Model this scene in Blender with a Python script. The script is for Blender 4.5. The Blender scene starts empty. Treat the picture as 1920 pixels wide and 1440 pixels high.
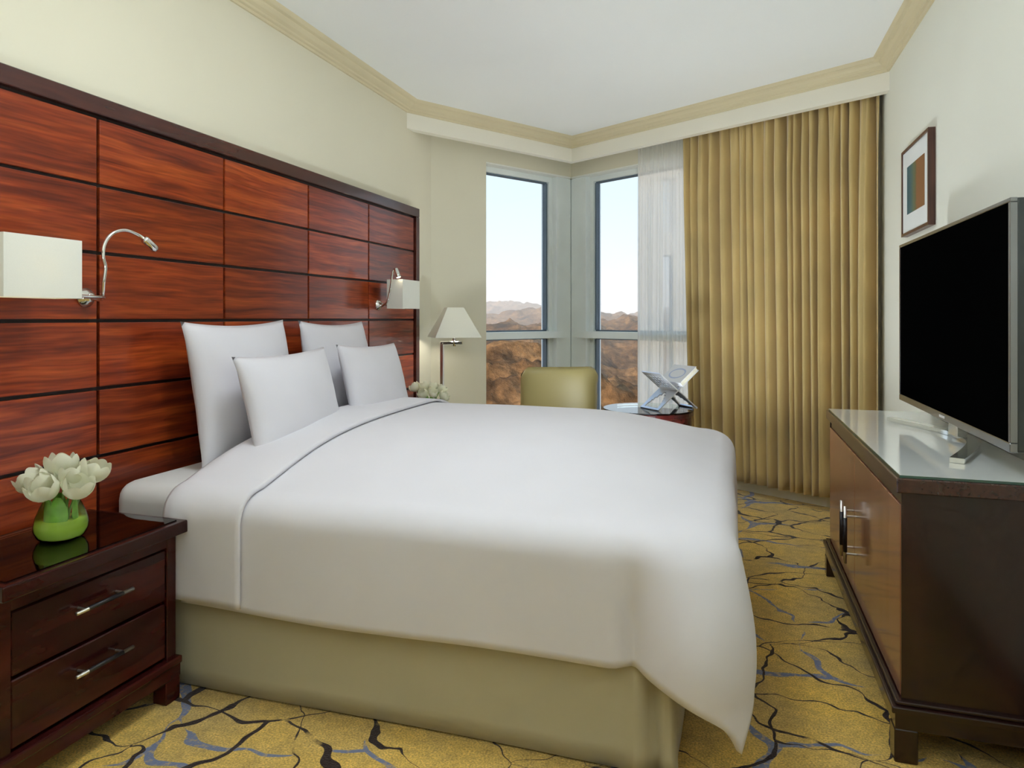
import bpy, bmesh, math, random
from mathutils import Vector, Matrix, noise
random.seed(7)
S = bpy.context.scene
COL = S.collection
R = math.radians
PI = math.pi

# ------------------------------------------------------------------ camera
cam = bpy.data.cameras.new('camera')
cam_o = bpy.data.objects.new('camera', cam); COL.objects.link(cam_o)
cam_o.location = (0, 0, 1.25)
cam_o.rotation_euler = (R(90), 0, math.atan(412 / 1300))
cam.sensor_fit = 'HORIZONTAL'; cam.sensor_width = 36
cam.lens = 36 * 1300 / 1920
cam.shift_y = -123 / 1920
cam.clip_start = 0.05; cam.clip_end = 30000
S.camera = cam_o

# ------------------------------------------------------------------ sky
W = bpy.data.worlds.new('sky'); S.world = W; W.use_nodes = True
nt = W.node_tree; bgn = nt.nodes['Background']
tc = nt.nodes.new('ShaderNodeTexCoord'); sx = nt.nodes.new('ShaderNodeSeparateXYZ')
rp = nt.nodes.new('ShaderNodeValToRGB')
nt.links.new(tc.outputs['Generated'], sx.inputs[0]); nt.links.new(sx.outputs['Z'], rp.inputs[0])
nt.links.new(rp.outputs[0], bgn.inputs[0])
el = rp.color_ramp.elements
el[0].position = 0.0; el[0].color = (0.40, 0.365, 0.345, 1)
el[1].position = 1.0; el[1].color = (0.13, 0.24, 0.45, 1)
for p, c in ((0.06, (0.37, 0.38, 0.40, 1)), (0.17, (0.325, 0.395, 0.46, 1)), (0.5, (0.24, 0.36, 0.53, 1))):
    e = el.new(p); e.color = c
bgn.inputs[1].default_value = 2.25

# ------------------------------------------------------------------ sun (from behind the building, lights the hills)
sun = bpy.data.lights.new('sun', 'SUN'); sun.energy = 6.0; sun.angle = R(1.0); sun.color = (1.0, 0.80, 0.56)
sun_o = bpy.data.objects.new('sun', sun); COL.objects.link(sun_o)
sun_o.rotation_euler = Vector((-0.52, -0.82, 0.30)).to_track_quat('Z', 'Y').to_euler()

# ------------------------------------------------------------------ exposure / render settings
S.view_settings.view_transform = 'Standard'; S.view_settings.look = 'None'
S.view_settings.exposure = 0.36; S.view_settings.gamma = 1.0
S.view_settings.use_curve_mapping = False
S.cycles.use_denoising = True
S.cycles.max_bounces = 7; S.cycles.diffuse_bounces = 5; S.cycles.glossy_bounces = 3; S.cycles.volume_bounces = 2
S.cycles.use_adaptive_sampling = True; S.cycles.adaptive_threshold = 0.06; S.cycles.adaptive_min_samples = 20
S.cycles.transparent_max_bounces = 16; S.cycles.transmission_bounces = 8
S.cycles.sample_clamp_indirect = 6.0
CEILING_FILL_STRENGTH = 19.0
FLOOR_LAMP_STRENGTH = 90.0
FILL_UPLIGHT_STRENGTH = 150.0
FLOOR_FILL_STRENGTH = 100.0

# ================================================================== materials
def principled(name):
    m = bpy.data.materials.new(name); m.use_nodes = True
    return m, m.node_tree, m.node_tree.nodes['Principled BSDF']

def plain(name, col, rough=0.5, metal=0.0, spec=0.5, coat=0.0, var=0.06, scale=6.0, bump=0.0, bscale=200.0, sheen=0.0, emit=None):
    m, t, b = principled(name)
    n = t.nodes.new('ShaderNodeTexNoise'); n.inputs['Scale'].default_value = scale; n.inputs['Detail'].default_value = 1
    c = t.nodes.new('ShaderNodeTexCoord'); t.links.new(c.outputs['Object'], n.inputs['Vector'])
    r = t.nodes.new('ShaderNodeValToRGB')
    r.color_ramp.elements[0].position = 0.3; r.color_ramp.elements[1].position = 0.7
    r.color_ramp.elements[0].color = tuple(x * (1 - var) for x in col) + (1,)
    r.color_ramp.elements[1].color = tuple(min(1, x * (1 + var)) for x in col) + (1,)
    t.links.new(n.outputs['Fac'], r.inputs[0]); t.links.new(r.outputs[0], b.inputs['Base Color'])
    b.inputs['Roughness'].default_value = rough; b.inputs['Metallic'].default_value = metal
    b.inputs['Specular IOR Level'].default_value = spec
    b.inputs['Coat Weight'].default_value = coat; b.inputs['Coat Roughness'].default_value = 0.08
    if sheen: b.inputs['Sheen Weight'].default_value = sheen
    if bump:
        n2 = t.nodes.new('ShaderNodeTexNoise'); n2.inputs['Scale'].default_value = bscale
        t.links.new(c.outputs['Object'], n2.inputs['Vector'])
        bp = t.nodes.new('ShaderNodeBump'); bp.inputs['Strength'].default_value = bump; bp.inputs['Distance'].default_value = 0.002
        t.links.new(n2.outputs['Fac'], bp.inputs['Height']); t.links.new(bp.outputs[0], b.inputs['Normal'])
    if emit:
        b.inputs['Emission Color'].default_value = emit[0] + (1,); b.inputs['Emission Strength'].default_value = emit[1]
    return m

def wood(name, dark, mid, light, grain='Y', rough=0.22, coat=0.35, freq=16.0, stretch=1.1, spec=0.5):
    m, t, b = principled(name)
    N, L = t.nodes, t.links
    c = N.new('ShaderNodeTexCoord'); oi = N.new('ShaderNodeObjectInfo')
    ml = N.new('ShaderNodeVectorMath'); ml.operation = 'MULTIPLY'; ml.inputs[1].default_value = (37, 53, 71)
    cb = N.new('ShaderNodeCombineXYZ')
    for i in range(3): L.new(oi.outputs['Random'], cb.inputs[i])
    L.new(cb.outputs[0], ml.inputs[0])
    mp = N.new('ShaderNodeMapping')
    sc = {'X': (stretch, freq, freq), 'Y': (freq, stretch, freq), 'Z': (freq, freq, stretch)}[grain]
    # a slow sideways drift of the grain, so that it sweeps instead of running dead straight
    n0 = N.new('ShaderNodeTexNoise'); n0.inputs['Scale'].default_value = 2.2; n0.inputs['Detail'].default_value = 1
    ad0 = N.new('ShaderNodeVectorMath'); ad0.operation = 'ADD'
    L.new(c.outputs['Object'], ad0.inputs[0]); L.new(ml.outputs[0], ad0.inputs[1])
    L.new(ad0.outputs[0], n0.inputs['Vector'])
    sb = N.new('ShaderNodeVectorMath'); sb.operation = 'SCALE'; sb.inputs['Scale'].default_value = 0.035
    L.new(n0.outputs['Color'], sb.inputs[0])
    ad = N.new('ShaderNodeVectorMath'); ad.operation = 'ADD'
    L.new(ad0.outputs[0], ad.inputs[0]); L.new(sb.outputs[0], ad.inputs[1])
    L.new(ad.outputs[0], mp.inputs['Vector']); mp.inputs['Scale'].default_value = sc
    n1 = N.new('ShaderNodeTexNoise'); n1.inputs['Scale'].default_value = 1.0; n1.inputs['Detail'].default_value = 3
    n1.inputs['Roughness'].default_value = 0.6; n1.inputs['Distortion'].default_value = 0.5
    L.new(mp.outputs[0], n1.inputs['Vector'])
    r = N.new('ShaderNodeValToRGB'); e = r.color_ramp.elements
    e[0].position = 0.30; e[0].color = dark + (1,)
    e[1].position = 0.72; e[1].color = light + (1,)
    q = e.new(0.43); q.color = tuple(0.55 * a + 0.45 * k for a, k in zip(mid, dark)) + (1,)
    q = e.new(0.52); q.color = mid + (1,)
    L.new(n1.outputs['Fac'], r.inputs[0])
    n2 = N.new('ShaderNodeTexNoise'); n2.inputs['Scale'].default_value = 5.0; n2.inputs['Detail'].default_value = 1
    L.new(mp.outputs[0], n2.inputs['Vector'])
    r2 = N.new('ShaderNodeMapRange'); r2.inputs[1].default_value = 0.3; r2.inputs[2].default_value = 0.7
    r2.inputs[3].default_value = 0.78; r2.inputs[4].default_value = 1.15
    L.new(n2.outputs['Fac'], r2.inputs[0])
    # each piece of veneer a little lighter or darker than the next
    rr = N.new('ShaderNodeMapRange'); rr.inputs[3].default_value = 0.8; rr.inputs[4].default_value = 1.2
    L.new(oi.outputs['Random'], rr.inputs[0])
    mu = N.new('ShaderNodeMath'); mu.operation = 'MULTIPLY'
    L.new(r2.outputs[0], mu.inputs[0]); L.new(rr.outputs[0], mu.inputs[1])
    mx = N.new('ShaderNodeVectorMath'); mx.operation = 'SCALE'
    L.new(r.outputs[0], mx.inputs[0]); L.new(mu.outputs[0], mx.inputs['Scale'])
    L.new(mx.outputs[0], b.inputs['Base Color'])
    b.inputs['Roughness'].default_value = rough; b.inputs['Coat Weight'].default_value = coat
    b.inputs['Coat Roughness'].default_value = 0.10; b.inputs['Specular IOR Level'].default_value = spec
    return m

def thin_glass(name, tint=(0.93, 0.97, 0.95), gloss=0.9, ior=1.45):
    m = bpy.data.materials.new(name); m.use_nodes = True
    t = m.node_tree; t.nodes.clear()
    o = t.nodes.new('ShaderNodeOutputMaterial'); mx = t.nodes.new('ShaderNodeMixShader')
    tr = t.nodes.new('ShaderNodeBsdfTransparent'); gl = t.nodes.new('ShaderNodeBsdfGlossy')
    fr = t.nodes.new('ShaderNodeFresnel'); fr.inputs[0].default_value = ior
    tr.inputs[0].default_value = tint + (1,); gl.inputs['Color'].default_value = (gloss, gloss, gloss, 1)
    gl.inputs['Roughness'].default_value = 0.02
    t.links.new(fr.outputs[0], mx.inputs[0]); t.links.new(tr.outputs[0], mx.inputs[1]); t.links.new(gl.outputs[0], mx.inputs[2])
    t.links.new(mx.outputs[0], o.inputs[0])
    return m

def fabric_translucent(name, col, transp=0.3, transl=0.4):
    m = bpy.data.materials.new(name); m.use_nodes = True
    t = m.node_tree; t.nodes.clear()
    o = t.nodes.new('ShaderNodeOutputMaterial')
    tr = t.nodes.new('ShaderNodeBsdfTransparent'); tl = t.nodes.new('ShaderNodeBsdfTranslucent'); df = t.nodes.new('ShaderNodeBsdfDiffuse')
    n = t.nodes.new('ShaderNodeTexNoise'); n.inputs['Scale'].default_value = 400
    c = t.nodes.new('ShaderNodeTexCoord'); t.links.new(c.outputs['Object'], n.inputs['Vector'])
    r = t.nodes.new('ShaderNodeValToRGB'); r.color_ramp.elements[0].color = tuple(x * 0.93 for x in col) + (1,); r.color_ramp.elements[1].color = col + (1,)
    t.links.new(n.outputs['Fac'], r.inputs[0])
    t.links.new(r.outputs[0], tl.inputs[0]); t.links.new(r.outputs[0], df.inputs[0])
    a = t.nodes.new('ShaderNodeMixShader'); a.inputs[0].default_value = transl
    t.links.new(df.outputs[0], a.inputs[1]); t.links.new(tl.outputs[0], a.inputs[2])
    b = t.nodes.new('ShaderNodeMixShader'); b.inputs[0].default_value = transp
    t.links.new(a.outputs[0], b.inputs[1]); t.links.new(tr.outputs[0], b.inputs[2])
    t.links.new(b.outputs[0], o.inputs[0])
    return m

def carpet_material():
    m, t, b = principled('carpet')
    N, L = t.nodes, t.links
    c = N.new('ShaderNodeTexCoord')
    def nz(scale, detail=2, src=None):
        n = N.new('ShaderNodeTexNoise'); n.inputs['Scale'].default_value = scale; n.inputs['Detail'].default_value = detail
        L.new(src or c.outputs['Object'], n.inputs['Vector']); return n
    def mr(src, a, b_, c_, d, sm=False):
        r = N.new('ShaderNodeMapRange'); r.inputs[1].default_value = a; r.inputs[2].default_value = b_
        r.inputs[3].default_value = c_; r.inputs[4].default_value = d
        if sm: r.interpolation_type = 'SMOOTHSTEP'
        L.new(src, r.inputs[0]); return r.outputs[0]
    def mth(op, a, b_):
        k = N.new('ShaderNodeMath'); k.operation = op
        for i, v in enumerate((a, b_)):
            if isinstance(v, (int, float)): k.inputs[i].default_value = v
            else: L.new(v, k.inputs[i])
        return k.outputs[0]
    def warped(amount, scale, off):
        n = nz(scale, 3)
        s = N.new('ShaderNodeVectorMath'); s.operation = 'MULTIPLY_ADD'
        L.new(n.outputs['Color'], s.inputs[0]); s.inputs[1].default_value = (amount,) * 3
        a = N.new('ShaderNodeVectorMath'); a.operation = 'ADD'; a.inputs[1].default_value = (off, off * 1.7, 0)
        L.new(c.outputs['Object'], a.inputs[0]); L.new(a.outputs[0], s.inputs[2])
        return s.outputs[0]
    def edges(vec, scale):
        mp = N.new('ShaderNodeMapping'); mp.inputs['Rotation'].default_value = (0, 0, 0.5); mp.inputs['Scale'].default_value = (1.0, 1.5, 0.0)
        L.new(vec, mp.inputs['Vector'])
        v = N.new('ShaderNodeTexVoronoi'); v.feature = 'DISTANCE_TO_EDGE'; v.inputs['Scale'].default_value = scale
        v.voronoi_dimensions = '2D'
        L.new(mp.outputs[0], v.inputs['Vector']); return v.outputs['Distance']
    # golden ground with pile speckle
    big = nz(2.3, 4); fine = nz(170, 2); mid = nz(26, 3)
    g = N.new('ShaderNodeValToRGB'); e = g.color_ramp.elements
    e[0].position = 0.35; e[0].color = (0.48, 0.330, 0.105, 1); e[1].position = 0.68; e[1].color = (0.72, 0.46, 0.085, 1)
    L.new(big.outputs['Fac'], g.inputs[0])
    sp = mth('MULTIPLY', mr(fine.outputs['Fac'], 0.3, 0.7, 0.62, 1.38), mr(mid.outputs['Fac'], 0.3, 0.7, 0.84, 1.16))
    gs = N.new('ShaderNodeVectorMath'); gs.operation = 'SCALE'; L.new(g.outputs[0], gs.inputs[0]); L.new(sp, gs.inputs['Scale'])
    # blue streaks
    wv = warped(0.55, 1.7, 3.1)
    d2 = edges(wv, 1.75)
    wid2 = mr(nz(3.1, 2).outputs['Fac'], 0.42, 0.66, 0.0, 0.060)
    blue = mr(mth('SUBTRACT', wid2, d2), 0.0, 0.006, 0.0, 1.0, True)
    blue = mth('MULTIPLY', blue, mr(nz(60, 2).outputs['Fac'], 0.34, 0.5, 0.45, 1.0))
    mb = N.new('ShaderNodeMix'); mb.data_type = 'RGBA'
    L.new(blue, mb.inputs[0]); L.new(gs.outputs[0], mb.inputs[6]); mb.inputs[7].default_value = (0.155, 0.185, 0.30, 1)
    # dark brown cracks, two networks
    d1 = edges(warped(0.42, 2.6, 0.0), 2.2)
    wid1 = mr(nz(4.3, 3).outputs['Fac'], 0.40, 0.72, 0.006, 0.040)
    k1 = mr(mth('SUBTRACT', wid1, d1), 0.0, 0.004, 0.0, 1.0, True)
    d3 = edges(warped(0.5, 2.1, 7.7), 1.55)
    wid3 = mr(nz(3.7, 3).outputs['Fac'], 0.38, 0.75, 0.004, 0.032)
    k3 = mr(mth('SUBTRACT', wid3, d3), 0.0, 0.004, 0.0, 1.0, True)
    k = mth('MAXIMUM', k1, k3)
    k = mth('MULTIPLY', k, mr(nz(7, 2).outputs['Fac'], 0.31, 0.37, 0.0, 1.0))
    md = N.new('ShaderNodeMix'); md.data_type = 'RGBA'
    L.new(k, md.inputs[0]); L.new(mb.outputs[2], md.inputs[6]); md.inputs[7].default_value = (0.022, 0.009, 0.008, 1)
    L.new(md.outputs[2], b.inputs['Base Color'])
    b.inputs['Roughness'].default_value = 0.95; b.inputs['Specular IOR Level'].default_value = 0.1
    b.inputs['Sheen Weight'].default_value = 0.25
    bp = N.new('ShaderNodeBump'); bp.inputs['Strength'].default_value = 0.5; bp.inputs['Distance'].default_value = 0.006
    L.new(fine.outputs['Fac'], bp.inputs['Height']); L.new(bp.outputs[0], b.inputs['Normal'])
    return m

M = {}
M['wall'] = plain('wall_paint', (0.76, 0.72, 0.57), 0.75, spec=0.25, var=0.015, scale=2)
M['wall_pale'] = plain('wall_paint_pale', (0.83, 0.84, 0.76), 0.75, spec=0.25, var=0.015, scale=2)
M['pelmet'] = plain('pelmet_paint', (0.88, 0.85, 0.74), 0.6, spec=0.3, var=0.01, scale=2)
M['crown'] = plain('crown_paint', (0.68, 0.60, 0.40), 0.5, spec=0.3, var=0.02, scale=3)
M['ceiling'] = plain('ceiling_paint', (0.90, 0.92, 0.91), 0.85, spec=0.2, var=0.01, scale=1.5)
M['reveal'] = plain('white_reveal', (0.85, 0.86, 0.80), 0.6, var=0.01)
M['carpet'] = carpet_material()
M['alu'] = plain('window_aluminium', (0.86, 0.91, 0.89), 0.4, metal=0.0, spec=0.5, var=0.02)
M['gasket'] = plain('window_gasket', (0.13, 0.18, 0.23), 0.5, var=0.05)
M['pane'] = thin_glass('window_glass', (0.97, 0.985, 0.98), 0.5, 1.2)
M['panel'] = wood('headboard_veneer', (0.10, 0.013, 0.006), (0.245, 0.035, 0.008), (0.40, 0.075, 0.013), 'Y', rough=0.28, coat=0.32, freq=26, stretch=1.3, spec=0.3)
M['rail'] = wood('headboard_rail', (0.05, 0.013, 0.010), (0.075, 0.018, 0.012), (0.10, 0.024, 0.015), 'Y', rough=0.25, coat=0.3, freq=10)
M['groove'] = plain('groove_black', (0.012, 0.006, 0.006), 0.5, var=0.05)
M['mahogany'] = wood('mahogany_dark', (0.018, 0.003, 0.003), (0.040, 0.006, 0.005), (0.075, 0.011, 0.007), 'Y', rough=0.2, coat=0.2, spec=0.3, freq=7, stretch=1.2)
M['cabinet'] = wood('cabinet_veneer', (0.24, 0.085, 0.042), (0.36, 0.140, 0.070), (0.46, 0.20, 0.105), 'Z', rough=0.25, coat=0.5, freq=22, stretch=1.0)  # window reflection on the doors put into a lighter base colour
M['cabinet_h'] = wood('cabinet_edge', (0.042, 0.012, 0.008), (0.050, 0.015, 0.009), (0.060, 0.018, 0.011), 'Y', rough=0.25, coat=0.5, freq=18, stretch=1.0)
M['cab_dark'] = wood('cabinet_dark', (0.012, 0.003, 0.003), (0.022, 0.006, 0.005), (0.034, 0.009, 0.007), 'Z', rough=0.25, coat=0.3, freq=9, stretch=1.0)
M['linen'] = plain('white_linen', (0.715, 0.70, 0.745), 0.85, spec=0.2, var=0.012, scale=5, sheen=0.15)
M['sheet'] = plain('white_sheet', (0.71, 0.71, 0.70), 0.85, spec=0.2, var=0.015, scale=5)
M['skirt'] = plain('skirt_fabric', (0.48, 0.435, 0.29), 0.8, spec=0.25, var=0.03, scale=4, bump=0.08, bscale=600, sheen=0.2)
M['drape'] = plain('gold_drape', (0.60, 0.44, 0.18), 0.45, spec=0.5, var=0.10, scale=3, bump=0.1, bscale=500, sheen=0.5)
M['sheer'] = fabric_translucent('sheer_voile', (0.96, 0.97, 0.95), 0.20, 0.55)
M['chrome'] = plain('chrome', (0.78, 0.78, 0.76), 0.12, metal=1, var=0.02)
M['steel'] = plain('brushed_steel', (0.66, 0.64, 0.60), 0.3, metal=1, var=0.05)
M['black_grip'] = plain('black_grip', (0.012, 0.010, 0.012), 0.4, var=0.05)
M['shade'] = fabric_translucent('lamp_shade_fabric', (0.88, 0.88, 0.80), 0.0, 0.14)
M['bulb'] = plain('warm_bulb', (1, 0.9, 0.7), 0.4, emit=((1, 0.74, 0.42), 9.0))
M['led'] = plain('reading_led', (1, 0.95, 0.8), 0.4, emit=((1, 0.9, 0.65), 12.0))
M['diffuser'] = plain('ceiling_light_diffuser', (0.95, 0.95, 0.95), 0.4, emit=((0.86, 0.94, 1.0), CEILING_FILL_STRENGTH))
M['uplight'] = plain('uplight_lamp', (1, 0.97, 0.9), 0.4, emit=((0.86, 0.95, 1.0), FILL_UPLIGHT_STRENGTH))
M['floor_uplight'] = plain('floor_uplight_lamp', (1, 0.97, 0.9), 0.4, emit=((0.88, 0.96, 1.0), FLOOR_FILL_STRENGTH))
M['bulb_bright'] = plain('floor_lamp_bulb', (1, 0.97, 0.9), 0.4, emit=((1.0, 0.95, 0.85), FLOOR_LAMP_STRENGTH))
M['white_paint'] = plain('white_metal_paint', (0.8, 0.8, 0.8), 0.4, var=0.01)
M['glass_top'] = thin_glass('table_glass', (0.86, 0.93, 0.90), 0.95, 1.5)
M['glass_pale'] = plain('pale_back_painted_glass', (0.88, 0.92, 0.91), 0.06, spec=0.7, coat=0.6, var=0.01)  # bright reflection on the console glass painted in as a pale base colour
M['glass_edge'] = plain('glass_edge_green', (0.03, 0.10, 0.075), 0.1, spec=0.8, var=0.1)
M['tv_bezel'] = plain('tv_bezel', (0.28, 0.29, 0.30), 0.25, metal=0.9, var=0.04)
M['tv_screen'] = plain('tv_screen', (0.0015, 0.0015, 0.0015), 0.9, spec=0.0, var=0.0)
M['tv_back'] = plain('tv_back', (0.045, 0.055, 0.055), 0.45, var=0.05)
M['leather'] = plain('tan_leather', (0.40, 0.335, 0.135), 0.42, spec=0.5, var=0.05, scale=3, bump=0.08, bscale=250)
M['frame_wood'] = wood('picture_frame_wood', (0.05, 0.018, 0.012), (0.085, 0.032, 0.02), (0.11, 0.045, 0.027), 'Z', rough=0.4, coat=0.1, freq=30)
M['mat_board'] = plain('mat_board', (0.80, 0.83, 0.84), 0.7, var=0.01)
M['book_white'] = plain('book_cover', (0.82, 0.84, 0.90), 0.4, var=0.02)
M['book_blue'] = plain('book_emblem', (0.50, 0.58, 0.80), 0.4, var=0.05)
M['paper'] = plain('book_pages', (0.75, 0.72, 0.60), 0.8, var=0.06, scale=90)
M['silver'] = plain('silver_stand', (0.74, 0.75, 0.80), 0.28, metal=0.7, var=0.06)
M['petal'] = fabric_translucent('tulip_petal', (0.90, 0.90, 0.74), 0.0, 0.35)
M['leaf'] = plain('tulip_leaf', (0.20, 0.42, 0.06), 0.45, var=0.2, scale=30)
M['stem'] = plain('tulip_stem', (0.22, 0.42, 0.08), 0.5, var=0.1, scale=30)
M['vase'] = thin_glass('vase_glass', (0.94, 0.97, 0.93), 0.9, 1.35)
def water_mat():
    m, t, b = principled('green_water')
    n = t.nodes.new('ShaderNodeTexNoise'); n.inputs['Scale'].default_value = 18
    c = t.nodes.new('ShaderNodeTexCoord'); t.links.new(c.outputs['Object'], n.inputs['Vector'])
    r = t.nodes.new('ShaderNodeValToRGB'); r.color_ramp.elements[0].color = (0.48, 0.72, 0.06, 1); r.color_ramp.elements[1].color = (0.70, 0.90, 0.20, 1)
    t.links.new(n.outputs['Fac'], r.inputs[0]); t.links.new(r.outputs[0], b.inputs['Base Color'])
    b.inputs['Transmission Weight'].default_value = 0.25; b.inputs['Roughness'].default_value = 0.08; b.inputs['IOR'].default_value = 1.1
    return m
M['water'] = water_mat()
M['tower'] = plain('tower_concrete', (0.42, 0.41, 0.39), 0.8, var=0.1, scale=0.3)

# ================================================================== mesh helpers
def world_loc(o):
    v = Vector((0, 0, 0))
    while o is not None:
        v += o.location; o = o.parent
    return v

def tag(o, label=None, cat=None, group=None, kind=None):
    if label: o['label'] = label
    if cat: o['category'] = cat
    if group: o['group'] = group
    if kind: o['kind'] = kind
    return o

def empty(name, loc, label=None, cat=None, group=None):
    o = bpy.data.objects.new(name, None); COL.objects.link(o); o.location = loc
    o.empty_display_size = 0.1
    return tag(o, label, cat, group)

def obj(name, bm, mat, parent=None, smooth=False, origin=None):
    """links bm (world coordinates, or local ones when the parent stands at the origin) as one mesh object"""
    if parent is not None: off = world_loc(parent)
    elif origin is not None: off = Vector(origin)
    else: off = Vector((0, 0, 0))
    if off.length > 0: bmesh.ops.translate(bm, verts=bm.verts, vec=-off)
    bmesh.ops.recalc_face_normals(bm, faces=bm.faces)
    me = bpy.data.meshes.new(name); bm.to_mesh(me); bm.free()
    if mat is not None: me.materials.append(M[mat] if isinstance(mat, str) else mat)
    if smooth:
        for p in me.polygons: p.use_smooth = True
    o = bpy.data.objects.new(name, me); COL.objects.link(o)
    if parent is not None: o.parent = parent
    elif origin is not None: o.location = origin
    return o

def box(bm, x0, x1, y0, y1, z0, z1, bev=0.0, seg=1, mat=None):
    r = bmesh.ops.create_cube(bm, size=1.0)
    vs = r['verts']
    for v in vs:
        v.co = Vector(((x0 + x1) / 2 + v.co.x * (x1 - x0), (y0 + y1) / 2 + v.co.y * (y1 - y0), (z0 + z1) / 2 + v.co.z * (z1 - z0)))
    if mat is not None:
        for v in vs: v.co = mat @ v.co
    if bev > 0:
        es = list({e for v in vs for e in v.link_edges})
        bmesh.ops.bevel(bm, geom=es, offset=bev, segments=seg, profile=0.5, affect='EDGES')
    return bm

def bbox(*a, **k):
    bm = bmesh.new(); box(bm, *a, **k); return bm

def prism(bm, pts, z0, z1):
    """vertical extrusion of a plan polygon"""
    lo = [bm.verts.new((x, y, z0)) for x, y in pts]; hi = [bm.verts.new((x, y, z1)) for x, y in pts]
    n = len(pts)
    bm.faces.new(lo[::-1]); bm.faces.new(hi)
    for i in range(n):
        j = (i + 1) % n
        bm.faces.new((lo[i], lo[j], hi[j], hi[i]))
    return bm

def tube(bm, pts, r, seg=10, cap=True):
    pts = [Vector(p) for p in pts]; n = len(pts)
    rs = r if isinstance(r, (list, tuple)) else [r] * n
    rings = []; prev = None
    for i, p in enumerate(pts):
        t = (pts[min(i + 1, n - 1)] - pts[max(i - 1, 0)]).normalized()
        if prev is None:
            a = Vector((0, 0, 1)) if abs(t.z) < 0.9 else Vector((1, 0, 0))
            u = t.cross(a).normalized()
        else:
            u = (prev - t * prev.dot(t)).normalized()
        prev = u; w = t.cross(u)
        rings.append([bm.verts.new(p + (u * math.cos(2 * PI * k / seg) + w * math.sin(2 * PI * k / seg)) * rs[i]) for k in range(seg)])
    for i in range(n - 1):
        for k in range(seg):
            bm.faces.new((rings[i][k], rings[i][(k + 1) % seg], rings[i + 1][(k + 1) % seg], rings[i + 1][k]))
    if cap:
        bm.faces.new(rings[0][::-1]); bm.faces.new(rings[-1])
    return bm

def spline(pts, n=6):
    pts = [Vector(p) for p in pts]; P = [pts[0]] + pts + [pts[-1]]; out = []
    for i in range(1, len(P) - 2):
        for k in range(n):
            t = k / n; a, b, c, d = P[i - 1], P[i], P[i + 1], P[i + 2]
            out.append(0.5 * ((2 * b) + (c - a) * t + (2 * a - 5 * b + 4 * c - d) * t * t + (3 * b - a - 3 * c + d) * t ** 3))
    out.append(pts[-1]); return out

def lathe(bm, prof, seg=28, c=(0, 0, 0)):
    rings = []
    for r, z in prof:
        if r < 1e-6: rings.append([bm.verts.new((c[0], c[1], c[2] + z))])
        else: rings.append([bm.verts.new((c[0] + r * math.cos(2 * PI * k / seg), c[1] + r * math.sin(2 * PI * k / seg), c[2] + z)) for k in range(seg)])
    for a, b in zip(rings, rings[1:]):
        for k in range(seg):
            q = (k + 1) % seg
            if len(a) == 1 and len(b) == 1: continue
            if len(a) == 1: bm.faces.new((a[0], b[k], b[q]))
            elif len(b) == 1: bm.faces.new((a[k], a[q], b[0]))
            else: bm.faces.new((a[k], a[q], b[q], b[k]))
    return bm

def grid(bm, nu, nv, fn):
    V = [[bm.verts.new(fn(i / nu, j / nv)) for j in range(nv + 1)] for i in range(nu + 1)]
    for i in range(nu):
        for j in range(nv):
            bm.faces.new((V[i][j], V[i + 1][j], V[i + 1][j + 1], V[i][j + 1]))
    return bm

def structure(o): o['kind'] = 'structure'; return o

def copy_tree(o, parent=None):
    c = o.copy(); COL.objects.link(c); c.parent = parent
    for ch in list(o.children): copy_tree(ch, c)
    return c

def smoothstep(a, b, x):
    t = max(0.0, min(1.0, (x - a) / (b - a))); return t * t * (3 - 2 * t)

# ================================================================== the room
XL, XR, YB, ZC = -2.20, 0.89, -2.6, 2.79
PL, PC, PR = Vector((XL, 4.47)), Vector((-1.315, 5.853)), Vector((XR, 4.59))      # the pelmet's line
u1 = (PC - PL).normalized(); u2 = (PR - PC).normalized()
n1 = Vector((-u1.y, u1.x)); n2 = Vector((-u2.y, u2.x))                               # pointing out of the room
def cross_lines(p, d, q, e):
    k = d.x * e.y - d.y * e.x
    t = ((q.x - p.x) * e.y - (q.y - p.y) * e.x) / k
    return p + d * t
def line_at(off):
    """left end, corner and right end of a line parallel to the pelmet, off metres further out"""
    a = cross_lines(PL + n1 * off, u1, Vector((XL, 0)), Vector((0, 1)))
    c = cross_lines(PL + n1 * off, u1, PC + n2 * off, u2)
    b = cross_lines(PC + n2 * off, u2, Vector((XR, 0)), Vector((0, 1)))
    return a, c, b
REC = 0.223
WL, WC, WR = line_at(REC)             # inner face of the window walls
OL, OC, OR = line_at(REC + 0.22)      # their outer face

# floor, ceiling
plan_out = [(XL - 0.1, YB - 0.1), (XR + 0.1, YB - 0.1), (XR + 0.1, OR.y), (OR.x, OR.y), (OC.x, OC.y), (OL.x, OL.y), (XL - 0.1, OL.y)]
structure(obj('floor', prism(bmesh.new(), plan_out, -0.12, 0.0), 'carpet'))
structure(obj('ceiling', prism(bmesh.new(), plan_out, ZC, ZC + 0.12), 'ceiling'))
# walls
structure(obj('wall_left', bbox(XL - 0.1, XL, YB - 0.1, OL.y, 0, ZC), 'wall'))
structure(obj('wall_right', bbox(XR, XR + 0.1, YB - 0.1, OR.y, 0, ZC), 'wall_pale'))
structure(obj('wall_back', bbox(XL, XR, YB - 0.1, YB, 0, ZC), 'cab_dark'))

def wall_piece(bm, p0, u, n, t0, t1, o0, o1, z0, z1):
    P = lambda t, o: tuple(p0 + u * t + n * o)
    prism(bm, [P(t0, o0), P(t1, o0), P(t1, o1), P(t0, o1)], z0, z1)
LEN1 = (WC - WL).length; LEN2 = (WR - WC).length
PIER = 0.535; ZS, ZH = 0.10, 2.53
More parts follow.
